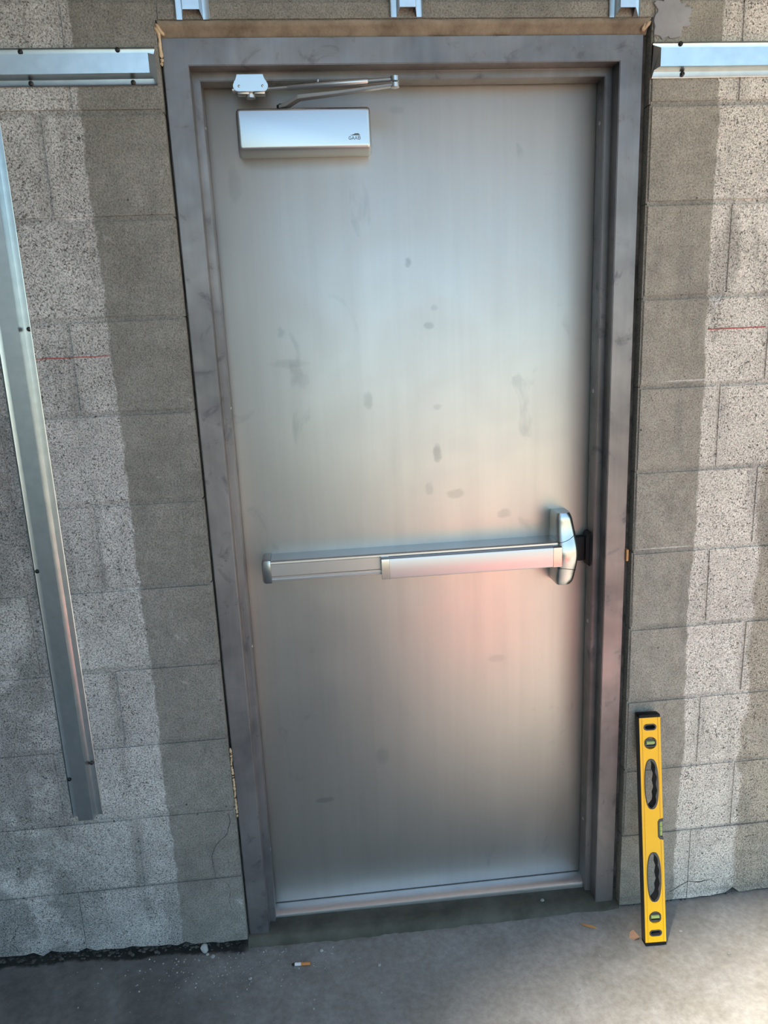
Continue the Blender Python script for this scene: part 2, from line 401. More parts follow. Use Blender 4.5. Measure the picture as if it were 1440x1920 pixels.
def course_edges(k, side):
    """x positions of the vertical joints of course k (k = -1 is the one above the joint at Z0)"""
    if side < 0:
        first = -0.765 if k % 2 == 0 else -0.930
        if k < 0 and k % 2: first = -0.70 - .23
        e = [XL, first]
        while e[-1] > -3.4: e.append(e[-1] - 0.4064)
        return [(b, a) for a, b in zip(e, e[1:])]
    first = (0.828, 0.718)[k % 2]
    e = [XR, first]
    while e[-1] < 3.2: e.append(e[-1] + 0.4064)
    return list(zip(e, e[1:]))
for k in range(0, 11):
    zt = Z0 - CH * k; zb = zt - CH
    if k == 0: zt = ZT + 0.0414 if False else Z0
    for side in (-1, 1):
        for (a, b) in course_edges(k, side):
            if abs(a) > 2.4 and abs(b) > 2.4: continue
            if k < 10 and not (k == 9 and zb < -2.16):
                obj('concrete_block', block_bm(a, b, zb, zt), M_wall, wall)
            elif k in (9, 10) and zt > -2.15:
                obj('concrete_block', block_bm(a, b, zb, zt, True), M_wall, wall)
for k in range(-5, 0):
    zt = Z0 - CH * k; zb = zt - CH
    if k == -1:
        for side in (-1, 1):
            for (a, b) in course_edges(k, side):
                if abs(a) > 2.4 and abs(b) > 2.4: continue
                if side < 0 and b == XL: b = -0.70
                if side > 0 and a == XR: a = 0.718 if b > .72 else a
                if b - a < 0.03: continue
                obj('concrete_block', block_bm(a, b, zb, zt), M_wall, wall)
        # pieces beside and over the opening
        obj('concrete_block', block_bm(-0.70, XL, zb, zt), M_wall, wall)
        obj('concrete_block', block_bm(XR, 0.718, zb, zt), M_wall, wall)
        obj('lintel_block', block_bm(XL, XR, ZT, zt), M_wall, wall)
    else:
        x = -2.4 + (0.2032 if k % 2 else 0)
        while x < 2.3:
            obj('concrete_block', block_bm(x, x + 0.4064, zb, zt), M_wall, wall); x += 0.4064

# sloping filler above the frame head, thin filler down the sides, shiny sealant in the corners
bm = BM()
n = 60; rows = []
for i in range(n + 1):
    x = -0.509 + 1.024 * i / n
    j = lambda s, a: a * noise.noise(Vector((x * 22, s, 0)))
    rows.append([(x, YW + 0.002, ZT + 0.004 + j(1, .003)), (x, YW + 0.0015, ZT - 0.001 + j(2, .0025)), (x, -0.009, ZT - 0.0065 + j(3, .0016)), (x, -0.001, 0.0095 + j(4, .0012)), (x, 0.004, 0.0005), (x, 0.03, 0.0005), (x, 0.03, ZT + .004)])
loft(bm, rows)
obj('mortar_fillet', bm, M_fill, wall, smooth=True, label='brown sloping filler strip above the door frame', sharp=60)
def lumpy(path, r, seed, flat=0.6):
    bm = BM(); pts = []; rr = []
    for (a, b) in zip(path, path[1:]):
        a = Vector(a); b = Vector(b); m = max(2, int((b - a).length / 0.004))
        for i in range(m): pts.append(a.lerp(b, i / m))
    pts.append(Vector(path[-1]))
    q = []
    for i, p in enumerate(pts):
        d = Vector((noise.noise(p * 90 + Vector((seed, 0, 0))), noise.noise(p * 80 + Vector((0, seed, 0))) * .5, noise.noise(p * 90))) * r * .5
        q.append(p + d); rr.append(r * (1 + 0.35 * noise.noise(p * 160 + Vector((seed, 2, 1)))) * (0.35 if i in (0, len(pts) - 1) else 1))
    tube(bm, q, rr, 8)
    return bm
for i, (path, r) in enumerate([([(-.512, -.013, .022), (-.506, -.009, .012), (-.499, -.003, .004)], .0042), ([(-.516, -.012, .016), (-.509, -.008, .004), (-.5095, -.004, -.022), (-.509, -.003, -.052)], .0036),
                               ([(.517, -.013, .020), (.510, -.009, .012), (.503, -.003, .004)], .0042), ([(.509, -.010, .020), (.500, -.006, .006)], .0030),
                               ([(-.5105, -.006, -1.60), (-.5105, -.005, -1.72), (-.5110, -.004, -1.80)], .0032)]):
    obj('sealant_bead', lumpy(path, r, i * 7.1), M_seal, wall, smooth=True, sharp=80)
# filler packed behind the frame; its dark colour stands for shade in the side gaps
for (a, b) in ((XL + .0005, -0.5085), (0.5085, XR - .0005)):
    obj('gap_filler', bbox(a, b, 0.012, 0.05, -2.19, 0.0), M_dirt_shade, wall)
obj('wooden_shim', bbox(.5092, .5150, -.006, .02, -1.180, -1.150, bev=.0008), M_wood, wall, label='orange-brown wooden shim tip in the gap right of the frame')
# smooth grey cement smear at the upper right corner
bm = BM()
pts = []
for i in range(44):
    a = 2 * math.pi * i / 44
    r = 1 + 0.45 * noise.noise(Vector((math.cos(a) * 2.2, math.sin(a) * 2.2, 3))) + .22 * noise.noise(Vector((math.cos(a) * 6, math.sin(a) * 8, 3)))
    pts.append((0.560 + 0.040 * r * math.cos(a), 0.026 + 0.042 * r * math.sin(a)))
loft(bm, [[(p[0], YW + .002, p[1]) for p in pts], [(.56 + (p[0] - .56) * .97, YW - .0022, .026 + (p[1] - .026) * .97) for p in pts], [(.56 + (p[0] - .56) * .9, YW - .003, .026 + (p[1] - .026) * .9) for p in pts]])
obj('cement_smear', bm, mortar_mat('smooth_cement', (0.25, 0.25, 0.255), (0.33, 0.33, 0.335), .8, .0015, 30), wall, smooth=True, label='smooth grey cement smear near the top right corner of the opening')
# cracks
for path in ([(-.529, -1.781), (-.527, -1.803), (-.540, -1.841), (-.570, -1.869), (-.583, -1.900), (-.582, -1.932), (-.579, -1.965), (-.553, -1.984), (-.545, -2.002), (-.551, -2.042), (-.544, -2.077)],
             [(.668, -2.165), (.697, -2.147), (.720, -2.136), (.751, -2.142), (.787, -2.137), (.808, -2.157)]):
    bm = BM(); pts = []
    for (a, b) in zip(path, path[1:]):
        for k in range(4):
            f = k / 4; p = Vector((a[0] + (b[0] - a[0]) * f, YW - .0002, a[1] + (b[1] - a[1]) * f))
            pts.append(p + Vector((noise.noise(p * 120) * .002, 0, noise.noise(p * 130 + Vector((5, 5, 5))) * .002)))
    tube(bm, pts, [.0006 if path[0][0] < 0 else .0014 + .001 * noise.noise(p * 90) for p in pts], 6)
    obj('crack', bm, M_dirt_shade, wall, label='thin dark crack in the wall')
# red layout marks
for (a, b, z) in ((-.845, -.684, -.6232), (.684, .825, -.6218)):
    bm = BM(); n = 26; loops = []
    for i in range(n + 1):
        x = a + (b - a) * i / n; zz = z + .0007 * noise.noise(Vector((x * 40, 1, 1))); h = .0011 if a > 0 else .0008
        loops.append([(x, YW - .0012, zz - h), (x, YW - .0012, zz + h), (x, YW + .001, zz + h), (x, YW + .001, zz - h)])
    loft(bm, loops); obj('layout_line', bm, M_red, wall, label='thin red layout line')

# grey steel door frame
def frame_piece(i):
    prof = [(0, .135), (0, .0), (.0508, .0), (.0508, .042), (.0667, .042), (.0667, .0885), (.0508, .0885), (.0508, .135)]
    P3 = [(-.508, -2.195), (-.508, 0), (.508, 0), (.508, -2.195)]
    bm = BM()
    def at(k, u, y):
        x, z = P3[k]
        sx = 1 if x < 0 else -1
        return (x + sx * u, y, z - (u if z == 0 else 0))
    A = [bm.verts.new(at(i, u, y)) for u, y in prof]; B = [bm.verts.new(at(i + 1, u, y)) for u, y in prof]
    n = len(prof); es = []
    for j in range(n): bm.faces.new((A[j], A[(j + 1) % n], B[(j + 1) % n], B[j]))
    bm.faces.new(A[::-1]); bm.faces.new(B)
    for e in bm.edges:
        if (e.verts[0] in A) != (e.verts[1] in A): es.append(e)
    bmesh.ops.bevel(bm, geom=es, offset=.0014, segments=3, affect='EDGES')
    return bm
frame = obj('trim_1', frame_piece(1), M_frame, kind='structure', origin=(0, 0, 0), smooth=True, sharp=40, label='grey raw steel door frame with a stop all round')
obj('side_jamb', frame_piece(0), M_frame, frame, smooth=True, sharp=40)
obj('side_jamb', frame_piece(2), M_frame, frame, smooth=True, sharp=40)
def screw_bm(r, h, axis, drive=True):
    """pan head with a square recess, axis is the direction it faces"""
    bm = BM(); n = 16
    prof = [(r, 0), (r * .98, h * .35), (r * .8, h * .75), (r * .45, h), (r * .3, h), (r * .26, h * .35)]
    loops = [[(p * math.cos(2 * math.pi * k / n), p * math.sin(2 * math.pi * k / n), q) for k in range(n)] for p, q in prof]
    loft(bm, loops)
    q = Vector(axis).to_track_quat('Z', 'Y')
    bmesh.ops.rotate(bm, verts=bm.verts, cent=(0, 0, 0), matrix=q.to_matrix())
    return bm
sr = obj('screw', screw_bm(.0055, .0016, (-1, 0, 0)), M_zinc, frame, smooth=True, origin=(0, 0, 0)); sr_used = False
sL = obj('screw', screw_bm(.0045, .0016, (1, 0, 0)), M_zinc, frame, smooth=True, origin=(0, 0, 0))
def put(o, p, par):
    o.location = Vector(p) - WP[par.name]; WP[o.name] = Vector(p)
put(sr, (.4413, .066, -.155), frame); put(sL, (-.4413, .066, -.151), frame)
for z in (-.758, -1.363, -1.962): dup(sr, (.4413, .066, z), frame)
for z in (-.756, -1.361, -1.960): dup(sL, (-.4413, .066, z), frame)

# aluminium threshold and the mortar bed under it
bm = BM()
prism(bm, [(.140, -2.1555), (.080, -2.1555), (.0745, -2.1575), (.066, -2.1595), (.0565, -2.166), (.0545, -2.1745), (.0545, -2.2), (.140, -2.2)], 'x', -.4413, .4413)
bmesh.ops.bevel(bm, geom=[e for e in bm.edges if abs(e.verts[0].co.x - e.verts[1].co.x) > .5], offset=.001, segments=2, affect='EDGES')
obj('trim_2', bm, M_thr, smooth=True, kind='structure', label='bright aluminium threshold strip under the door')
bm = BM(); n = 70; loops = []
for i in range(n + 1):
    x = -.5127 + 1.033 * i / n; f = (x + .5) / 1.0
    a = noise.noise(Vector((x * 14, 1, 7))); b = noise.noise(Vector((x * 45, 4, 7)))
    zt = -2.166 - .020 * f + .0015 * a; zb = -2.172 - .009 * f
    fl = fz(x) - .004
    loops.append([(x, .12, fl), (x, .12, -2.19), (x, .058, zb), (x, .02, (zt + zb) / 2), (x, -.004 + .001 * a, zt - .001), (x, -.011 + .003 * a, zt - .008), (x, -.016 + .004 * a + .003 * b, zt * .4 + fz(x) * .6), (x, -.019 + .006 * a + .005 * b, fl)])
loft(bm, loops)
sill = obj('mortar_sill', bm, M_sill, floor, smooth=True, sharp=80, label='dark damp mortar bed below the threshold')

# ceiling and the left side wall of the bay (behind and beside the camera)
obj('ceiling', bbox(-3.6, 4.6, -1.84, .19, TOPZ, TOPZ + .18), M_soffit, kind='structure', label='flat concrete ceiling of the bay')
obj('wall_left', bbox(-3.6, -3.4, -1.84, -.013, -2.19, TOPZ), M_wall, kind='structure', label='concrete side wall to the left of the bay')
obj('wall_sun_blocker', bbox(-3.9, -3.4, -13, -1.85, -2.21, 4.8), M_wall, kind='structure', label='unseen tall wall added left of the bay to block the sun')  # out of view, added so its shadow bounds the sun patch
M_yard = mortar_mat('pale_yard', (0.22, 0.185, 0.14), (0.30, 0.255, 0.20))
obj('ground', bbox(-3.39, 30, -60, -2.25, -2.5, -2.185), M_yard, kind='structure', label='pale sunlit yard surface in front of the open bay')
# red tarpaulin lying on the sunlit floor behind the camera: its soft glow shows in the steel door
bm = BM(); G = []
for iy in range(30):
    row = []
    for ix in range(30):
        x = .46 + .84 * ix / 29 + .10 * iy / 29; y = -1.45 - .85 * iy / 29 + .04 * math.sin(ix * .4)
        row.append(bm.verts.new((x, y, fz(x, y) + .014 + .012 * noise.noise(Vector((x * 6, y * 6, 2))) + .005 * noise.noise(Vector((x * 19, y * 14, 2))))))
    G.append(row)
for a, b in zip(G, G[1:]):
    for k in range(29): bm.faces.new((a[k], b[k], b[k + 1], a[k + 1]))
ex = bmesh.ops.extrude_face_region(bm, geom=list(bm.faces))
bmesh.ops.translate(bm, verts=[v for v in ex['geom'] if isinstance(v, bmesh.types.BMVert)], vec=(0, 0, -.002))
obj('tarpaulin', bm, M_redp, smooth=True, label='crumpled red tarpaulin on the sunlit floor, seen as a red glow in the door', cat='tarpaulin')

# ================================================================== THE DOOR
YD = .090
door = obj('door_1', bbox(-.4540, .4540, YD, .134, -2.1525, -.0545, bev=.0012), M_door, kind='structure', smooth=True, label='bare grey steel door with hand smudges, a closer and an exit bar')

# closer: cover, bracket, arms
def cover():
    bm = BM(); x0, x1 = -.374, -.0825; zt, zb = -.1195, -.2075
    loops = []
    for (y, g, r) in ((YD - .0003, .0015, .008), (.060, 0.0005, .008), (.040, -.002, .007), (.0350, -.0035, .006), (.0322, -.006, .0045), (.0315, -.009, .003)):
        loops.append([(p[0], y, p[1]) for p in rrect((x0 + x1) / 2, (zt + zb) / 2, x1 - x0 + 2 * g, zt - zb + 2 * g, max(r, .001))])
    loft(bm, loops); return bm
closer = obj('door_closer', cover(), M_satin, door, smooth=True, sharp=50, label='silver box-shaped door closer')
# logo: a roof shape over the four letters
bm = BM()
def ink(polys):
    for p in polys: prism(bm, p, 'y', .0311, .0316)
lx0, lx1 = -.1335, -.1085
ink([[(lx0 + .003, -.1795), (lx0 + .012, -.1768), (lx0 + .0135, -.1755), (lx0 + .0215, -.1755), (lx0 + .0225, -.1772), (lx1 + .0005, -.1795)]])
def stroke(pts, t=.0009):
    for a, b in zip(pts, pts[1:]):
        a = Vector(a); b = Vector(b); d = (b - a).normalized(); nn = Vector((-d.y, d.x)) * t / 2; e = d * t / 2
        prism(bm, [tuple(a - e + nn), tuple(b + e + nn), tuple(b + e - nn), tuple(a - e - nn)], 'y', .0311, .0316)
h = .0062; wL = .0052; zb = -.1877; st = .0066
def letter(x, segs):
    for s in segs: stroke([(x + px * wL, zb + pz * h) for px, pz in s])
g = [(math.cos(R(a)) * .5 + .5, math.sin(R(a)) * .5 + .5) for a in range(45, 316, 27)] + [(1, .15), (1, .45), (.6, .45)]
letter(lx0, [g]); Ash = [[(0, 0), (.5, 1), (1, 0)], [(.2, .35), (.8, .35)]]
letter(lx0 + st, Ash); letter(lx0 + 2 * st, Ash)
letter(lx0 + 3 * st, [[(.1, 0), (.1, 1), (.75, 1), (.9, .85), (.9, .65), (.7, .52), (.95, .36), (.95, .14), (.75, 0), (.1, 0)], [(.1, .52), (.7, .52)]])
obj('logo', bm, M_logo, closer, label='small dark lettering GAAB under a roof shape')
# bracket under the frame head
bm = BM()
pr = [(-.3635, -.0600), (-.3085, -.0600)]
def arc(cx, cz, r, a0, a1, n=8): return [(cx + r * math.cos(R(a0 + (a1 - a0) * k / n)), cz + r * math.sin(R(a0 + (a1 - a0) * k / n))) for k in range(n + 1)]
pr += [(-.3080, -.0660), (-.3050, -.0710)] + arc(-.3100, -.0820, .0105, 50, -90) + arc(-.3620, -.0820, .0105, -90, -230) + [(-.3670, -.0710), (-.3640, -.0660)]
prism(bm, pr, 'y', .0235, .030)
bmesh.ops.bevel(bm, geom=[e for e in bm.edges if abs(e.verts[0].co.y - e.verts[1].co.y) < 1e-5], offset=.0009, segments=2, affect='EDGES')
brk = obj('arm_bracket', bm, M_satin, closer, smooth=True, sharp=40, label='silver shield-shaped bracket on the frame head')
bm = BM()
box(bm, -.368, -.304, .030, .080, -.0760, -.0670, bev=.001)          # plate screwed to the stop
box(bm, -.365, -.340, .0305, .050, -.0960, -.0760, bev=.002)
box(bm, -.330, -.307, .0305, .050, -.0960, -.0760, bev=.002)
tube(bm, [(-.338, .041, -.078), (-.338, .041, -.1015)], .0100, 14)
tube(bm, [(-.376, .048, -.083), (-.362, .048, -.083)], .006, 12)
obj('bracket_foot', bm, M_arm, closer, smooth=True, sharp=40)
for x in (-.3600, -.3110):
    s = obj('bracket_screw', screw_bm(.0026, .001, (0, -1, 0)), M_zinc, closer, smooth=True, origin=(0, 0, 0)); put(s, (x, .0234, -.0825), closer)
# forearm: thin rod, sleeve, end fitting; elbow; main arm
EL = Vector((-.0365, -.030, -.0930))
a = Vector((-.314, .037, -.0850)); d = (EL + Vector((0, 0, .003)) - a)
bm = BM(); tube(bm, [a, a + d * .30], .0040, 12); obj('forearm_rod', bm, M_arm, closer, smooth=True)
bm = BM(); tube(bm, [a + d * .20, a + d * .205, a + d * .80, a + d * .805], [.0052, .0062, .0062, .0052], 14); obj('forearm_sleeve', bm, M_satin, closer, smooth=True)
bm = BM(); tube(bm, [a + d * .80, a + d * .995], .0048, 12)
tube(bm, [EL + Vector((0, 0, .0085)), EL + Vector((0, 0, .008)), EL + Vector((0, 0, -.001)), EL + Vector((0, 0, -.0015))], [.0075, .009, .009, .008], 18)
obj('forearm_end', bm, M_satin, closer, smooth=True)
bm = BM(); p = a + d * .43
tube(bm, [p + Vector((0, 0, .004)), p + Vector((0, 0, .010)), p + Vector((0, 0, .0115))], [.0032, .0032, .002], 10); obj('adjusting_screw', bm, M_zinc, closer, smooth=True)
bm = BM()
path = [Vector((-.276, .052, -.1165)), Vector((-.262, .044, -.1150)), Vector((-.236, .030, -.1045)), Vector((-.150, .006, -.1035)), EL + Vector((-.004, 0, -.0085))]
loops = []
for i, p in enumerate(path):
    t = (path[min(i + 1, 4)] - path[max(i - 1, 0)]).normalized(); s = Vector((t.y, -t.x, 0)).normalized(); u = Vector((0, 0, 1))
    wd = (.009, .009, .0095, .0085, .0065)[i]; th = (.0035, .0035, .0045, .0032, .0026)[i]
    loops.append([p + s * wd + u * th, p - s * wd + u * th, p - s * wd - u * th, p + s * wd - u * th])
loft(bm, loops)
bmesh.ops.bevel(bm, geom=list(bm.edges), offset=.0008, segments=1, affect='EDGES')
tube(bm, [EL + Vector((0, 0, -.004)), EL + Vector((0, 0, -.0045)), EL + Vector((0, 0, -.0125)), EL + Vector((0, 0, -.0135))], [.007, .009, .009, .006], 18)
obj('main_arm', bm, M_arm, closer, smooth=True, sharp=30)
bm = BM()
tube(bm, [(-.276, .055, -.1205), (-.276, .055, -.1120)], .0095, 14); tube(bm, [(-.276, .055, -.1120), (-.276, .055, -.1090)], .005, 6)
obj('pinion', bm, M_screw, closer, smooth=True)

# exit device: housing, end cap, push pad, latch head
def extr(prof, x0, x1, bev=.0008):
    bm = BM(); A, B = prism(bm, prof, 'x', x0, x1)
    if bev: bmesh.ops.bevel(bm, geom=[e for e in bm.edges if abs(e.verts[0].co.x - e.verts[1].co.x) > (x1 - x0) * .9], offset=bev, segments=2, affect='EDGES')
    return bm
bar = obj('exit_bar', extr([(YD, -1.1265), (.031, -1.1275), (.0265, -1.1300), (.0262, -1.1345), (.0285, -1.1365), (.0285, -1.1660), (.0262, -1.1680), (.0262, -1.1725), (.0280, -1.1740), (.0262, -1.1755), (.0265, -1.1795), (.031, -1.1815), (YD, -1.1815)], -.3750, .345, 0), M_alu, door, smooth=True, sharp=25, label='horizontal brushed aluminium panic exit bar')
bm = BM()
loops = []
for (x, g) in ((-.3755, .0014), (-.3905, .0012), (-.3950, -.001), (-.3968, -.004)):
    loops.append([(x, YD, -1.1250 + g), (x, .034 - g, -1.1250 + g), (x, .027 - g, -1.1275 + g), (x, .0245 - g, -1.1340), (x, .0245 - g, -1.1760), (x, .027 - g, -1.1820 - g), (x, .034 - g, -1.1840 - g), (x, YD, -1.1840 - g)])
loft(bm, loops); obj('end_cap', bm, M_cast, bar, smooth=True, sharp=40)
pp = [(.026, -1.1355), (.0165, -1.1358), (.0125, -1.1380), (.0112, -1.1430), (.0112, -1.1830), (.0125, -1.1875), (.0165, -1.1895), (.026, -1.1895)]
obj('push_pad', extr(pp, -.0850, .3270, 0), simple('pad_anodised', (.53, .54, .56), .38, .85), bar, smooth=True, sharp=30)
pc = [(.027, -1.1345), (.0160, -1.1348), (.0110, -1.1375), (.0098, -1.1430), (.0098, -1.1840), (.0110, -1.1885), (.0160, -1.1905), (.027, -1.1905)]
obj('pad_end', extr(pc, -.1050, -.0855, 0), M_cast, bar, smooth=True, sharp=30)
# head: lofted body whose right edge bulges
def head():
    bm = BM(); loops = []
    n = 26
    for j in range(n + 1):
        f = j / n; z = -1.0560 - f * .188
        c = 1 - ((z + 1.165) / .105) ** 2                       # 1 at the middle
        c = max(0, c)
        right = .3840 + .0140 * c; left = .3425
        mid = math.exp(-((z + 1.163) / .050) ** 2)
        front = .0310 - .0175 * mid
        e = min(f, 1 - f) * n
        inset = .0035 if e < .5 else (.001 if e < 1.5 else 0)
        front += inset; L_ = left + inset; R_ = right - inset
        side = [(L_, YD), (L_, front + .010), (L_ + .0015, front + .003), (L_ + .005, front), ((L_ + R_) / 2, front - .0015), (R_ - .012, front + .001), (R_ - .005, front + .006), (R_ - .001, front + .016), (R_, front + .028), (R_, YD)]
        loops.append([(x, y, z) for x, y in side])
    loft(bm, loops); return bm
hd = obj('latch_head', head(), M_cast, bar, smooth=True, sharp=42, label='vertical polished cast latch head with bulging right edge')
obj('pad_end', extr([(.026, -1.1350), (.0160, -1.1352), (.0112, -1.1380), (.0104, -1.1430), (.0104, -1.1840), (.0112, -1.1880), (.0160, -1.1900), (.026, -1.1900)], .3275, .3490, 0), M_cast, bar, smooth=True, sharp=30)
# seams of the head cover: dark arcs
bm = BM()
for (zc, zs, ze) in ((-1.128, .0, .022), (-1.196, .0, -.010)):
    pts = []
    for k in range(31):
        f = k / 30; x = .3432 + .0500 * f; z = zc + ze * f ** 2
        mid = math.exp(-((z + 1.163) / .050) ** 2); fr_ = .0310 - .0175 * mid
        rt = .3840 + .0140 * max(0, 1 - ((z + 1.165) / .105) ** 2); x = min(x, rt - .0012)
        K = [(.3425, fr_ + .010), (.3440, fr_ + .003), (.3475, fr_), ((.3425 + rt) / 2, fr_ - .0015), (rt - .012, fr_ + .001), (rt - .005, fr_ + .006), (rt - .001, fr_ + .016), (rt, fr_ + .028)]
        for (xa_, ya_), (xb_, yb_) in zip(K, K[1:]):
            if xa_ <= x <= xb_: yy = ya_ + (yb_ - ya_) * (x - xa_) / (xb_ - xa_)
        pts.append((x, yy - .0002, z))
    tube(bm, pts, .0007, 6)
obj('cover_seam', bm, M_dark, bar)
bm = BM(); box(bm, .3950, .4300, .068, .0885, -1.1950, -1.1300, bev=.003); obj('latch_bolt', bm, M_dark, bar, smooth=True)
# black strike on the jamb
bm = BM(); pr = [(.4413, -1.1150), (.4340, -1.1180), (.4290, -1.1300), (.4290, -1.1900), (.4335, -1.2040), (.4413, -1.2100)]
prism(bm, pr, 'y', .060, .086); bmesh.ops.bevel(bm, geom=list(bm.edges), offset=.0012, segments=2, affect='EDGES')
st_ = obj('strike', bm, M_dark, frame, smooth=True, label='black strike keeper on the right jamb')

# ================================================================== HAT CHANNELS
def hat(length, wtot=.070, wtop=.034, dep=.021, th=.0009):
    """hat profile across u, depth v (towards the room), returns closed outline"""
    f = wtot / 2; t = wtop / 2
    out = [(-f, .0035), (-f + .0015, .0005), (-f + .004, 0), (-t - .0045, 0), (-t, dep), (t, dep), (t + .0045, 0), (f - .004, 0), (f - .0015, .0005), (f, .0035)]
    inn = [(-f + .001, .0045), (-f + .0022, .0016), (-f + .0042, th), (-t - .0052, th), (-t - .0007, dep + th), (t + .0007, dep + th), (t + .0052, th), (f - .0042, th), (f - .0022, .0016), (f - .001, .0045)]
    return out + inn[::-1]
def channel(mode, u0, a, b, label, zcut=0, wtot=.070, wtop=.034, end=None, dep=.021):
    bm = BM(); prof = hat(0, wtot, wtop, dep)
    N = 14
    def P(u, v, t, k):
        y = YW - .0008 - v
        if mode == 'x': return (t, y, u0 + u)
        return (u0 + u, y, t)
    loops = []
    for i in range(N + 1):
        t = a + (b - a) * i / N
        lp = []
        for (u, v) in prof:
            tt = t
            if end and ((i == N and end > 0) or (i == 0 and end < 0)):
                # web cut back a little from the flange ends
                if v > .012: tt -= (.010 if end > 0 else -.010) * (v / dep)
            wob = .0006 * noise.noise(Vector((t * 7, u * 60, u0 * 9)))
            lp.append(P(u + wob, v + (wob * .6 if v < .01 else 0), tt, i))
        loops.append(lp)
    loft(bm, loops)
    bmesh.ops.triangulate(bm, faces=[f for f in bm.faces if len(f.verts) > 4])
    return obj('hat_channel', bm, M_galv, smooth=True, sharp=22, label=label, cat='furring channel')
def add_screw(par, p, tilt=0):
    s = obj('screw', screw_bm(.0050, .0042, (tilt, -1, 0)), M_screw, par, smooth=True, origin=(0, 0, 0)); put(s, p, par); return s
YS = YW - .0022
ch = channel('x', -.0575, -1.45, -.5195, 'galvanised hat channel fixed level across the wall left of the door top', end=1)
for (x, z) in ((-.780, -.0290), (-.592, -.0265), (-.768, -.0858), (-.568, -.0862), (-1.05, -.029), (-1.0, -.086), (-1.35, -.029)): add_screw(ch, (x, YS, z))
ch = channel('x', -.0565, .5205, 1.45, 'galvanised hat channel fixed level across the wall right of the door top', end=-1)
for (x, z) in ((.583, -.0250), (.590, -.0830), (.90, -.025), (.93, -.083), (1.25, -.025)): add_screw(ch, (x, YS, z), .2)
ch = channel('z', -.8745, -1.745, -.1000, 'long galvanised hat channel fixed upright on the wall left of the door', wtot=.074, wtop=.034)
for (x, z) in ((-.8425, -.560), (-.9040, -1.100), (-.8470, -1.600), (-.9060, -1.640), (-.9030, -.40)): add_screw(ch, (x, YS, z))
for (x, z1, lab) in ((-.4380, .0265, 'stub of upright hat channel above the top left corner of the door'), (-.0060, .0290, 'stub of upright hat channel above the middle of the door'), (.4560, .0265, 'stub of upright hat channel above the top right corner of the door')):
    ch = channel('z', x, z1, TOPZ - .002, lab, wtot=.068, wtop=.031, end=-1)
    for dz, sx in ((.12, -.028), (.15, .028), (.55, -.028), (.6, .028)): add_screw(ch, (x + sx, YS, z1 + dz))

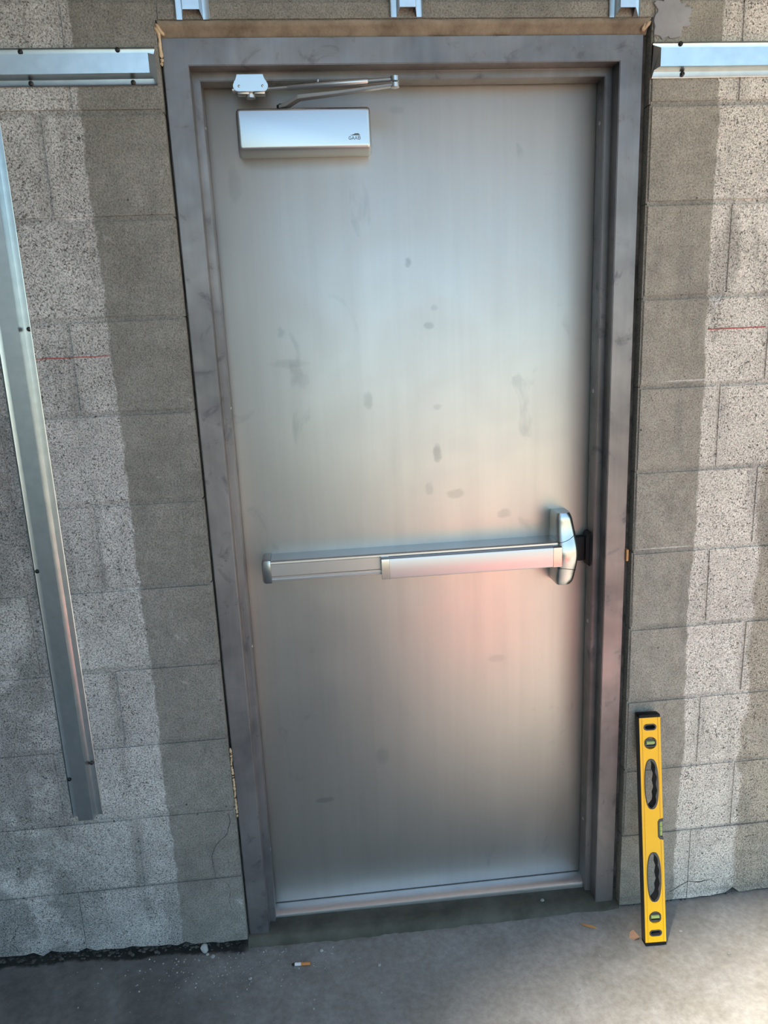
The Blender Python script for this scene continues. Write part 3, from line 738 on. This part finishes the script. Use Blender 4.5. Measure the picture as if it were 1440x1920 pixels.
# ================================================================== SPIRIT LEVEL
def spirit_level():
    L_ = .618; Wd = .0555; T = .0245            # local: x across, z along, y depth (front = -y)
    hb = Wd / 2
    root = bpy.data.objects.new('spirit_level', None); C.objects.link(root); WP['spirit_level'] = Vector((0, 0, 0))
    root['label'] = 'yellow box spirit level with two hand grips leaning on the wall right of the door'; root['category'] = 'spirit level'
    # openings: (kind, centre z, half width, half height)
    def ell(cz, n=28, wav=True):
        out = []
        for k in range(n):
            a = 2 * math.pi * k / n; c, s = math.cos(a), math.sin(a)
            x = .0185 * (abs(c) ** .75) * (1 if c > 0 else -1); z = .0665 * (abs(s) ** .85) * (1 if s > 0 else -1)
            out.append((x, cz + z))
        return out
    def slot(cz, hw_, hh, n=6):
        return [(p[0], p[1]) for p in rrect(0, cz, hw_ * 2, hh * 2, min(hw_, hh) * .98, n)]
    def circ(cz, r, n=28): return [(r * math.cos(2 * math.pi * k / n), cz + r * math.sin(2 * math.pi * k / n)) for k in range(n)]
    holes = [slot(.0335, .0165, .0085), circ(.0755, .0165), ell(.1845), ell(.4335), circ(.5425, .0165), slot(.5845, .0165, .0085)]
    cn = .0145; cz0 = L_ * .505; notch = [(hb, cz0 - .029), (hb - .010, cz0 - .027), (hb - cn, cz0 - .020), (hb - cn, cz0 + .020), (hb - .010, cz0 + .027), (hb, cz0 + .029)]
    e = .0085
    outer = [(-hb, e), (hb, e)] + notch + [(hb, L_ - e), (-hb, L_ - e)]
    bm = BM()
    edges = []
    def ring(pts):
        vs = [bm.verts.new((x, -T / 2, z)) for x, z in pts]
        edges.extend(bm.edges.new((vs[i], vs[(i + 1) % len(vs)])) for i in range(len(vs)))
    ring(outer)
    for hh in holes: ring(hh)
    r = bmesh.ops.triangle_fill(bm, use_beauty=True, use_dissolve=False, edges=edges, normal=(0, -1, 0))
    fs = [f for f in bm.faces]
    ex = bmesh.ops.extrude_face_region(bm, geom=fs)
    vs = [v for v in ex['geom'] if isinstance(v, bmesh.types.BMVert)]
    bmesh.ops.translate(bm, verts=vs, vec=(0, T, 0))
    body = obj('body', bm, M_yel, root, origin=(0, 0, 0))
    # dark rail along both narrow edges
    bm = BM(); box(bm, -hb - .0008, -hb + .0001, -T / 2 + .0012, T / 2, e, L_ - e); obj('edge_rail', bm, M_edge, root, origin=(0, 0, 0))
    # orange pressed grooves
    for x, zz in ((-hb + .0068, ((e, L_ - e),)), (hb - .0068, ((e, cz0 - .03), (cz0 + .03, L_ - e)))):
        for (z0, z1) in zz:
            bm = BM(); box(bm, x - .0006, x + .0006, -T / 2 - .0003, -T / 2 + .0005, z0, z1); obj('groove', bm, M_yel2, root, origin=(0, 0, 0))
    # end caps
    for (z0, z1) in ((0, e), (L_ - e, L_)):
        bm = BM(); box(bm, -hb - .0012, hb + .0002, -T / 2 - .0006, T / 2 + .0004, z0, z1, bev=.0018); obj('end_cap', bm, M_dark, root, smooth=True, origin=(0, 0, 0))
    def liner(pts, cz, inset, proud=.0009, inner=None, back=True):
        bm = BM(); n = len(pts)
        inn = inner or [(x * (1 - inset), cz + (z - cz) * (1 - inset * .35)) for x, z in pts]
        o2 = [(x * 1.04, cz + (z - cz) * 1.015) for x, z in pts]
        F = -T / 2 - proud; B = T / 2 + .0004
        loops = [[(x, F + .0006, z) for x, z in o2], [(x, F, z) for x, z in pts], [(x, F, z) for x, z in inn], [(x, B, z) for x, z in inn], [(x, B, z) for x, z in pts], [(x, -T / 2 + .0002, z) for x, z in pts]]
        loft(bm, loops, False, False); return bm
    for cz in (.1845, .4335):
        pts = ell(cz); inn = []
        for (x, z) in pts:
            xi = x * .90; zi = cz + (z - cz) * .965
            if x > 0: xi -= .0038 * (1 + math.cos((z - cz) / .0665 * math.pi * 4)) * .5 + .002
            inn.append((xi, zi))
        obj('hand_grip', liner(pts, cz, .1, inner=inn), M_grey, root, smooth=True, origin=(0, 0, 0), sharp=50)
    for cz in (.0335, .5845):
        pts = slot(cz, .0165, .0085); obj('hang_slot', liner(pts, cz, .0, inner=[(x * .82, cz + (z - cz) * .66) for x, z in pts]), M_grey, root, smooth=True, origin=(0, 0, 0))
        bm = BM(); box(bm, -.0155, .0155, 0, .002, cz - .008, cz + .008); obj('slot_back', bm, M_dark, root, origin=(0, 0, 0))
    for cz in (.0755, .5425):
        pts = circ(cz, .0165)
        bm = BM(); F = -T / 2
        win = [(x, cz + z) for x, z in rrect(0, 0, .0250, .0150, .003, 6)]
        # disc with rectangular window, matched point counts
        m = len(win); rim = []
        for (x, z) in win:
            a_ = math.atan2(z - cz, x); rim.append((.0160 * math.cos(a_), cz + .0160 * math.sin(a_)))
        rim2 = [(x * 1.07, cz + (z - cz) * 1.07) for x, z in rim]
        loft(bm, [[(x, F + .0004, z) for x, z in rim2], [(x, F - .0009, z) for x, z in rim], [(x, F - .0002, z) for x, z in win], [(x, F + .006, z) for x, z in win]], False, True)
        vh = obj('vial_housing', bm, M_grey, root, smooth=True, origin=(0, 0, 0), sharp=40)
        bm = BM(); box(bm, -.0112, .0112, F + .0045, F + .0056, cz - .0058, cz + .0058); obj('vial_backing', bm, M_white, vh, origin=(0, 0, 0))
        bm = BM(); tube(bm, [(-.0108, F + .0025, cz + .0008), (.0108, F + .0025, cz + .0008)], .0048, 12); obj('vial', bm, M_vial, vh, smooth=True, origin=(0, 0, 0))
        bm = BM()
        for x in (-.0035, .0035): tube(bm, [(x - .0003, F + .0025, cz + .0008), (x + .0003, F + .0025, cz + .0008)], .0042, 12)
        obj('vial_line', bm, M_dark, vh, origin=(0, 0, 0))
    # middle vial set into the right edge
    bm = BM()
    pr = [(hb - .0002, cz0 - .0288), (hb - .0098, cz0 - .0268), (hb - cn + .0002, cz0 - .0198), (hb - cn + .0002, cz0 + .0198), (hb - .0098, cz0 + .0268), (hb - .0002, cz0 + .0288),
          (hb - .0002, cz0 + .0215), (hb - .0075, cz0 + .0195), (hb - .0105, cz0 + .016), (hb - .0105, cz0 - .016), (hb - .0075, cz0 - .0195), (hb - .0002, cz0 - .0215)]
    prism(bm, pr, 'y', -T / 2 - .0008, T / 2)
    mh = obj('vial_housing', bm, M_grey, root, origin=(0, 0, 0))
    bm = BM(); tube(bm, [(hb - .0055, -T / 2 + .006, cz0 - .0185), (hb - .0055, -T / 2 + .006, cz0 + .0185)], .0048, 14); obj('vial', bm, M_vial, mh, smooth=True, origin=(0, 0, 0))
    bm = BM(); box(bm, hb - .0104, hb - .0010, -T / 2 + .0115, T / 2 - .001, cz0 - .019, cz0 + .019); obj('vial_backing', bm, M_white, mh, origin=(0, 0, 0))
    bm = BM()
    for z in (cz0 - .006, cz0 + .006): tube(bm, [(hb - .0055, -T / 2 + .006, z - .0003), (hb - .0055, -T / 2 + .006, z + .0003)], .0050, 14)
    obj('vial_line', bm, M_dark, mh, origin=(0, 0, 0))
    return root, L_, Wd, T
lev, LL, LW, LT = spirit_level()
# bottom front edge runs from (.532,-.159) to (.5895,-.1625); leans back on the wall
bl = Vector((.533, -.157, -2.2)); br = Vector((.5895, -.159, -2.2))
xa = (br - bl).normalized()
lean = math.asin(.111 / LL)
up = Vector((.008, .112, math.sqrt(LL ** 2 - .112 ** 2 - .008 ** 2))).normalized()
up = (up - xa * up.dot(xa) * .0).normalized()
ya = up.cross(xa).normalized(); xa = ya.cross(up).normalized()
Mt = Matrix((xa, ya, up)).transposed().to_4x4()
base = (bl + br) / 2 + ya * (LT / 2)
Mt.translation = base + Vector((0, 0, ZO))
lev.matrix_world = Mt
# settle on the floor: lowest corner at floor height
low = min((Mt @ Vector((sx * (LW / 2 + .001), sy * LT / 2, 0))).z for sx in (-1, 1) for sy in (-1, 1))
lev.location.z += ZO + fz(.56, -.15) - low + .0003

# ================================================================== SMALL THINGS ON THE FLOOR
def fl(x, y): return fz(x, y) + (noise.noise(Vector((x * 9, y * 9, 0))) * .0022 + noise.noise(Vector((x * 28, y * 28, 4))) * .0009)
# cigarette end
p0 = Vector((-.395, -.0870, fl(-.37, -.09) + .0046)); p1 = Vector((-.347, -.0905, fl(-.37, -.09) + .0046)); dd = p1 - p0
root = bpy.data.objects.new('cigarette_butt', None); C.objects.link(root); WP['cigarette_butt'] = p0.copy(); root.location = p0 + Vector((0, 0, ZO - .004))
WP['cigarette_butt'] = p0 - Vector((0, 0, .004))
root['label'] = 'smoked cigarette end with orange filter lying on the floor before the threshold'; root['category'] = 'cigarette end'
for nm, m, f0, f1, r0, r1 in (('ash_tip', M_ash, 0, .16, .0022, .0040), ('paper', M_paper, .16, .50, .0041, .0041), ('filter', M_cork, .50, 1, .0043, .0042)):
    bm = BM(); tube(bm, [p0 + dd * f0, p0 + dd * (f0 + f1) / 2, p0 + dd * f1], [r0, (r0 + r1) / 2, r1], 12); obj(nm, bm, m, root, smooth=True)
# dry leaf tucked behind the foot of the level
def scrap(name, pts, th, mat, lab, cat, curl=.004):
    bm = BM(); z = [fl(x, y) + .001 + curl * (i % 3) / 2 for i, (x, y) in enumerate(pts)]
    loft(bm, [[(x, y, zz) for (x, y), zz in zip(pts, z)], [(x, y, zz + th) for (x, y), zz in zip(pts, z)]])
    return obj(name, bm, mat, label=lab, cat=cat)
scrap('dry_leaf', [(.505, -.120), (.512, -.107), (.522, -.104), (.530, -.112), (.531, -.127), (.522, -.133), (.515, -.128)], .0012, M_leaf, 'small dry pinkish-brown leaf beside the foot of the level', 'leaf', .008)
scrap('wood_splinter', [(.392, -.058), (.405, -.064), (.425, -.074), (.432, -.081), (.418, -.077), (.400, -.069)], .0022, M_wood, 'thin orange wood splinter on the floor near the right jamb', 'splinter', .002)
def stone_bm(r, seed, flat=.6):
    bm = BM(); bmesh.ops.create_icosphere(bm, subdivisions=2, radius=r)
    for v in bm.verts:
        v.co *= 1 + .35 * noise.noise(v.co / r * 1.3 + Vector((seed, 0, 0)))
        v.co.z *= flat
    return bm
# single stones that can be told apart
named = [(-.628, .004, -2.181, .0105, 'pale oval stone lodged in the dark crack left of the frame'),
         (-.605, -.040, None, .0062, 'pale pebble on the floor left of the frame foot'),
         (-.620, -.030, None, .0042, 'smaller pebble just left of the pale one by the frame foot'),
         (-.500, -.118, None, .0050, 'rounded pebble lying left of the cigarette end'),
         (-.318, -.050, None, .0052, 'chip of mortar right of the cigarette end'),
         (-.168, -.118, None, .0042, 'lone pale pebble on bare floor before the middle of the door'),
         (.405, -.165, None, .0045, 'pebble on the floor left of the level foot'),
         (.648, -.120, None, .0048, 'white chip on the floor right of the level foot'),
         (.735, -.205, None, .0048, 'dark pebble on the bright floor far right of the level'),
         (.310, .020, -2.181, .0055, 'pale chip lying on the mortar below the threshold')]
for i, (x, y, z, r, lab) in enumerate(named):
    bm = stone_bm(r, i * 3.7, 1.25 if i == 0 else .6)
    if i == 0:
        y = -.020
    zz = (fl(x, y) if z is None else z) + r * .45
    bmesh.ops.translate(bm, verts=bm.verts, vec=(x, y, zz))
    obj('pebble', bm, M_stone, smooth=True, label=lab, cat='pebble')
# loose grit scattered over the floor, too fine to count
rg = random.Random(11); bm = BM()
for i in range(620):
    if i < 300: x = rg.gauss(-.50, .16); y = -.03 - abs(rg.gauss(0, .07))
    else: x = rg.uniform(-1.2, 1.1); y = rg.uniform(-.6, -.02)
    if y > -.02 or abs(x) > 1.3 or x > .45: continue
    r = rg.choice([.0008, .001, .0012, .0016, .0022]) * (1.15 if i < 300 else 1)
    s = bmesh.ops.create_icosphere(bm, subdivisions=1, radius=r)
    q = Vector((x, y, fl(x, y) + r * .4))
    for v in s['verts']: v.co = q + Vector((v.co.x * rg.uniform(.7, 1.3), v.co.y * rg.uniform(.7, 1.3), v.co.z * .7))
obj('grit', bm, M_stone, kind='stuff', label='fine pale grit scattered over the concrete floor', cat='grit', origin=(0, -.2, -2.2))
# crumbled dirt in the crack between wall and floor
bm = BM()
for i in range(420):
    left = i < 300
    x = rg.uniform(-1.35, -.50) if left else rg.uniform(.53, 1.3)
    y = YW + .008 + rg.uniform(-.010 if left else -.005, .02)
    r = rg.choice([.0015, .0025, .0035, .005]) * (1 if left else .5)
    s = bmesh.ops.create_icosphere(bm, subdivisions=1, radius=r)
    q = Vector((x, y, fl(x, y) + r * .3 + (.003 if left and y > YW else 0)))
    for v in s['verts']: v.co = q + Vector((v.co.x * rg.uniform(.5, 1.9), v.co.y * rg.uniform(.5, 1.3), v.co.z * rg.uniform(.4, 1.1)))
obj('crack_dirt', bm, M_dirt_shade, kind='stuff', label='dark crumbled dirt in the crack where wall meets floor', cat='dirt', origin=(0, 0, -2.2))
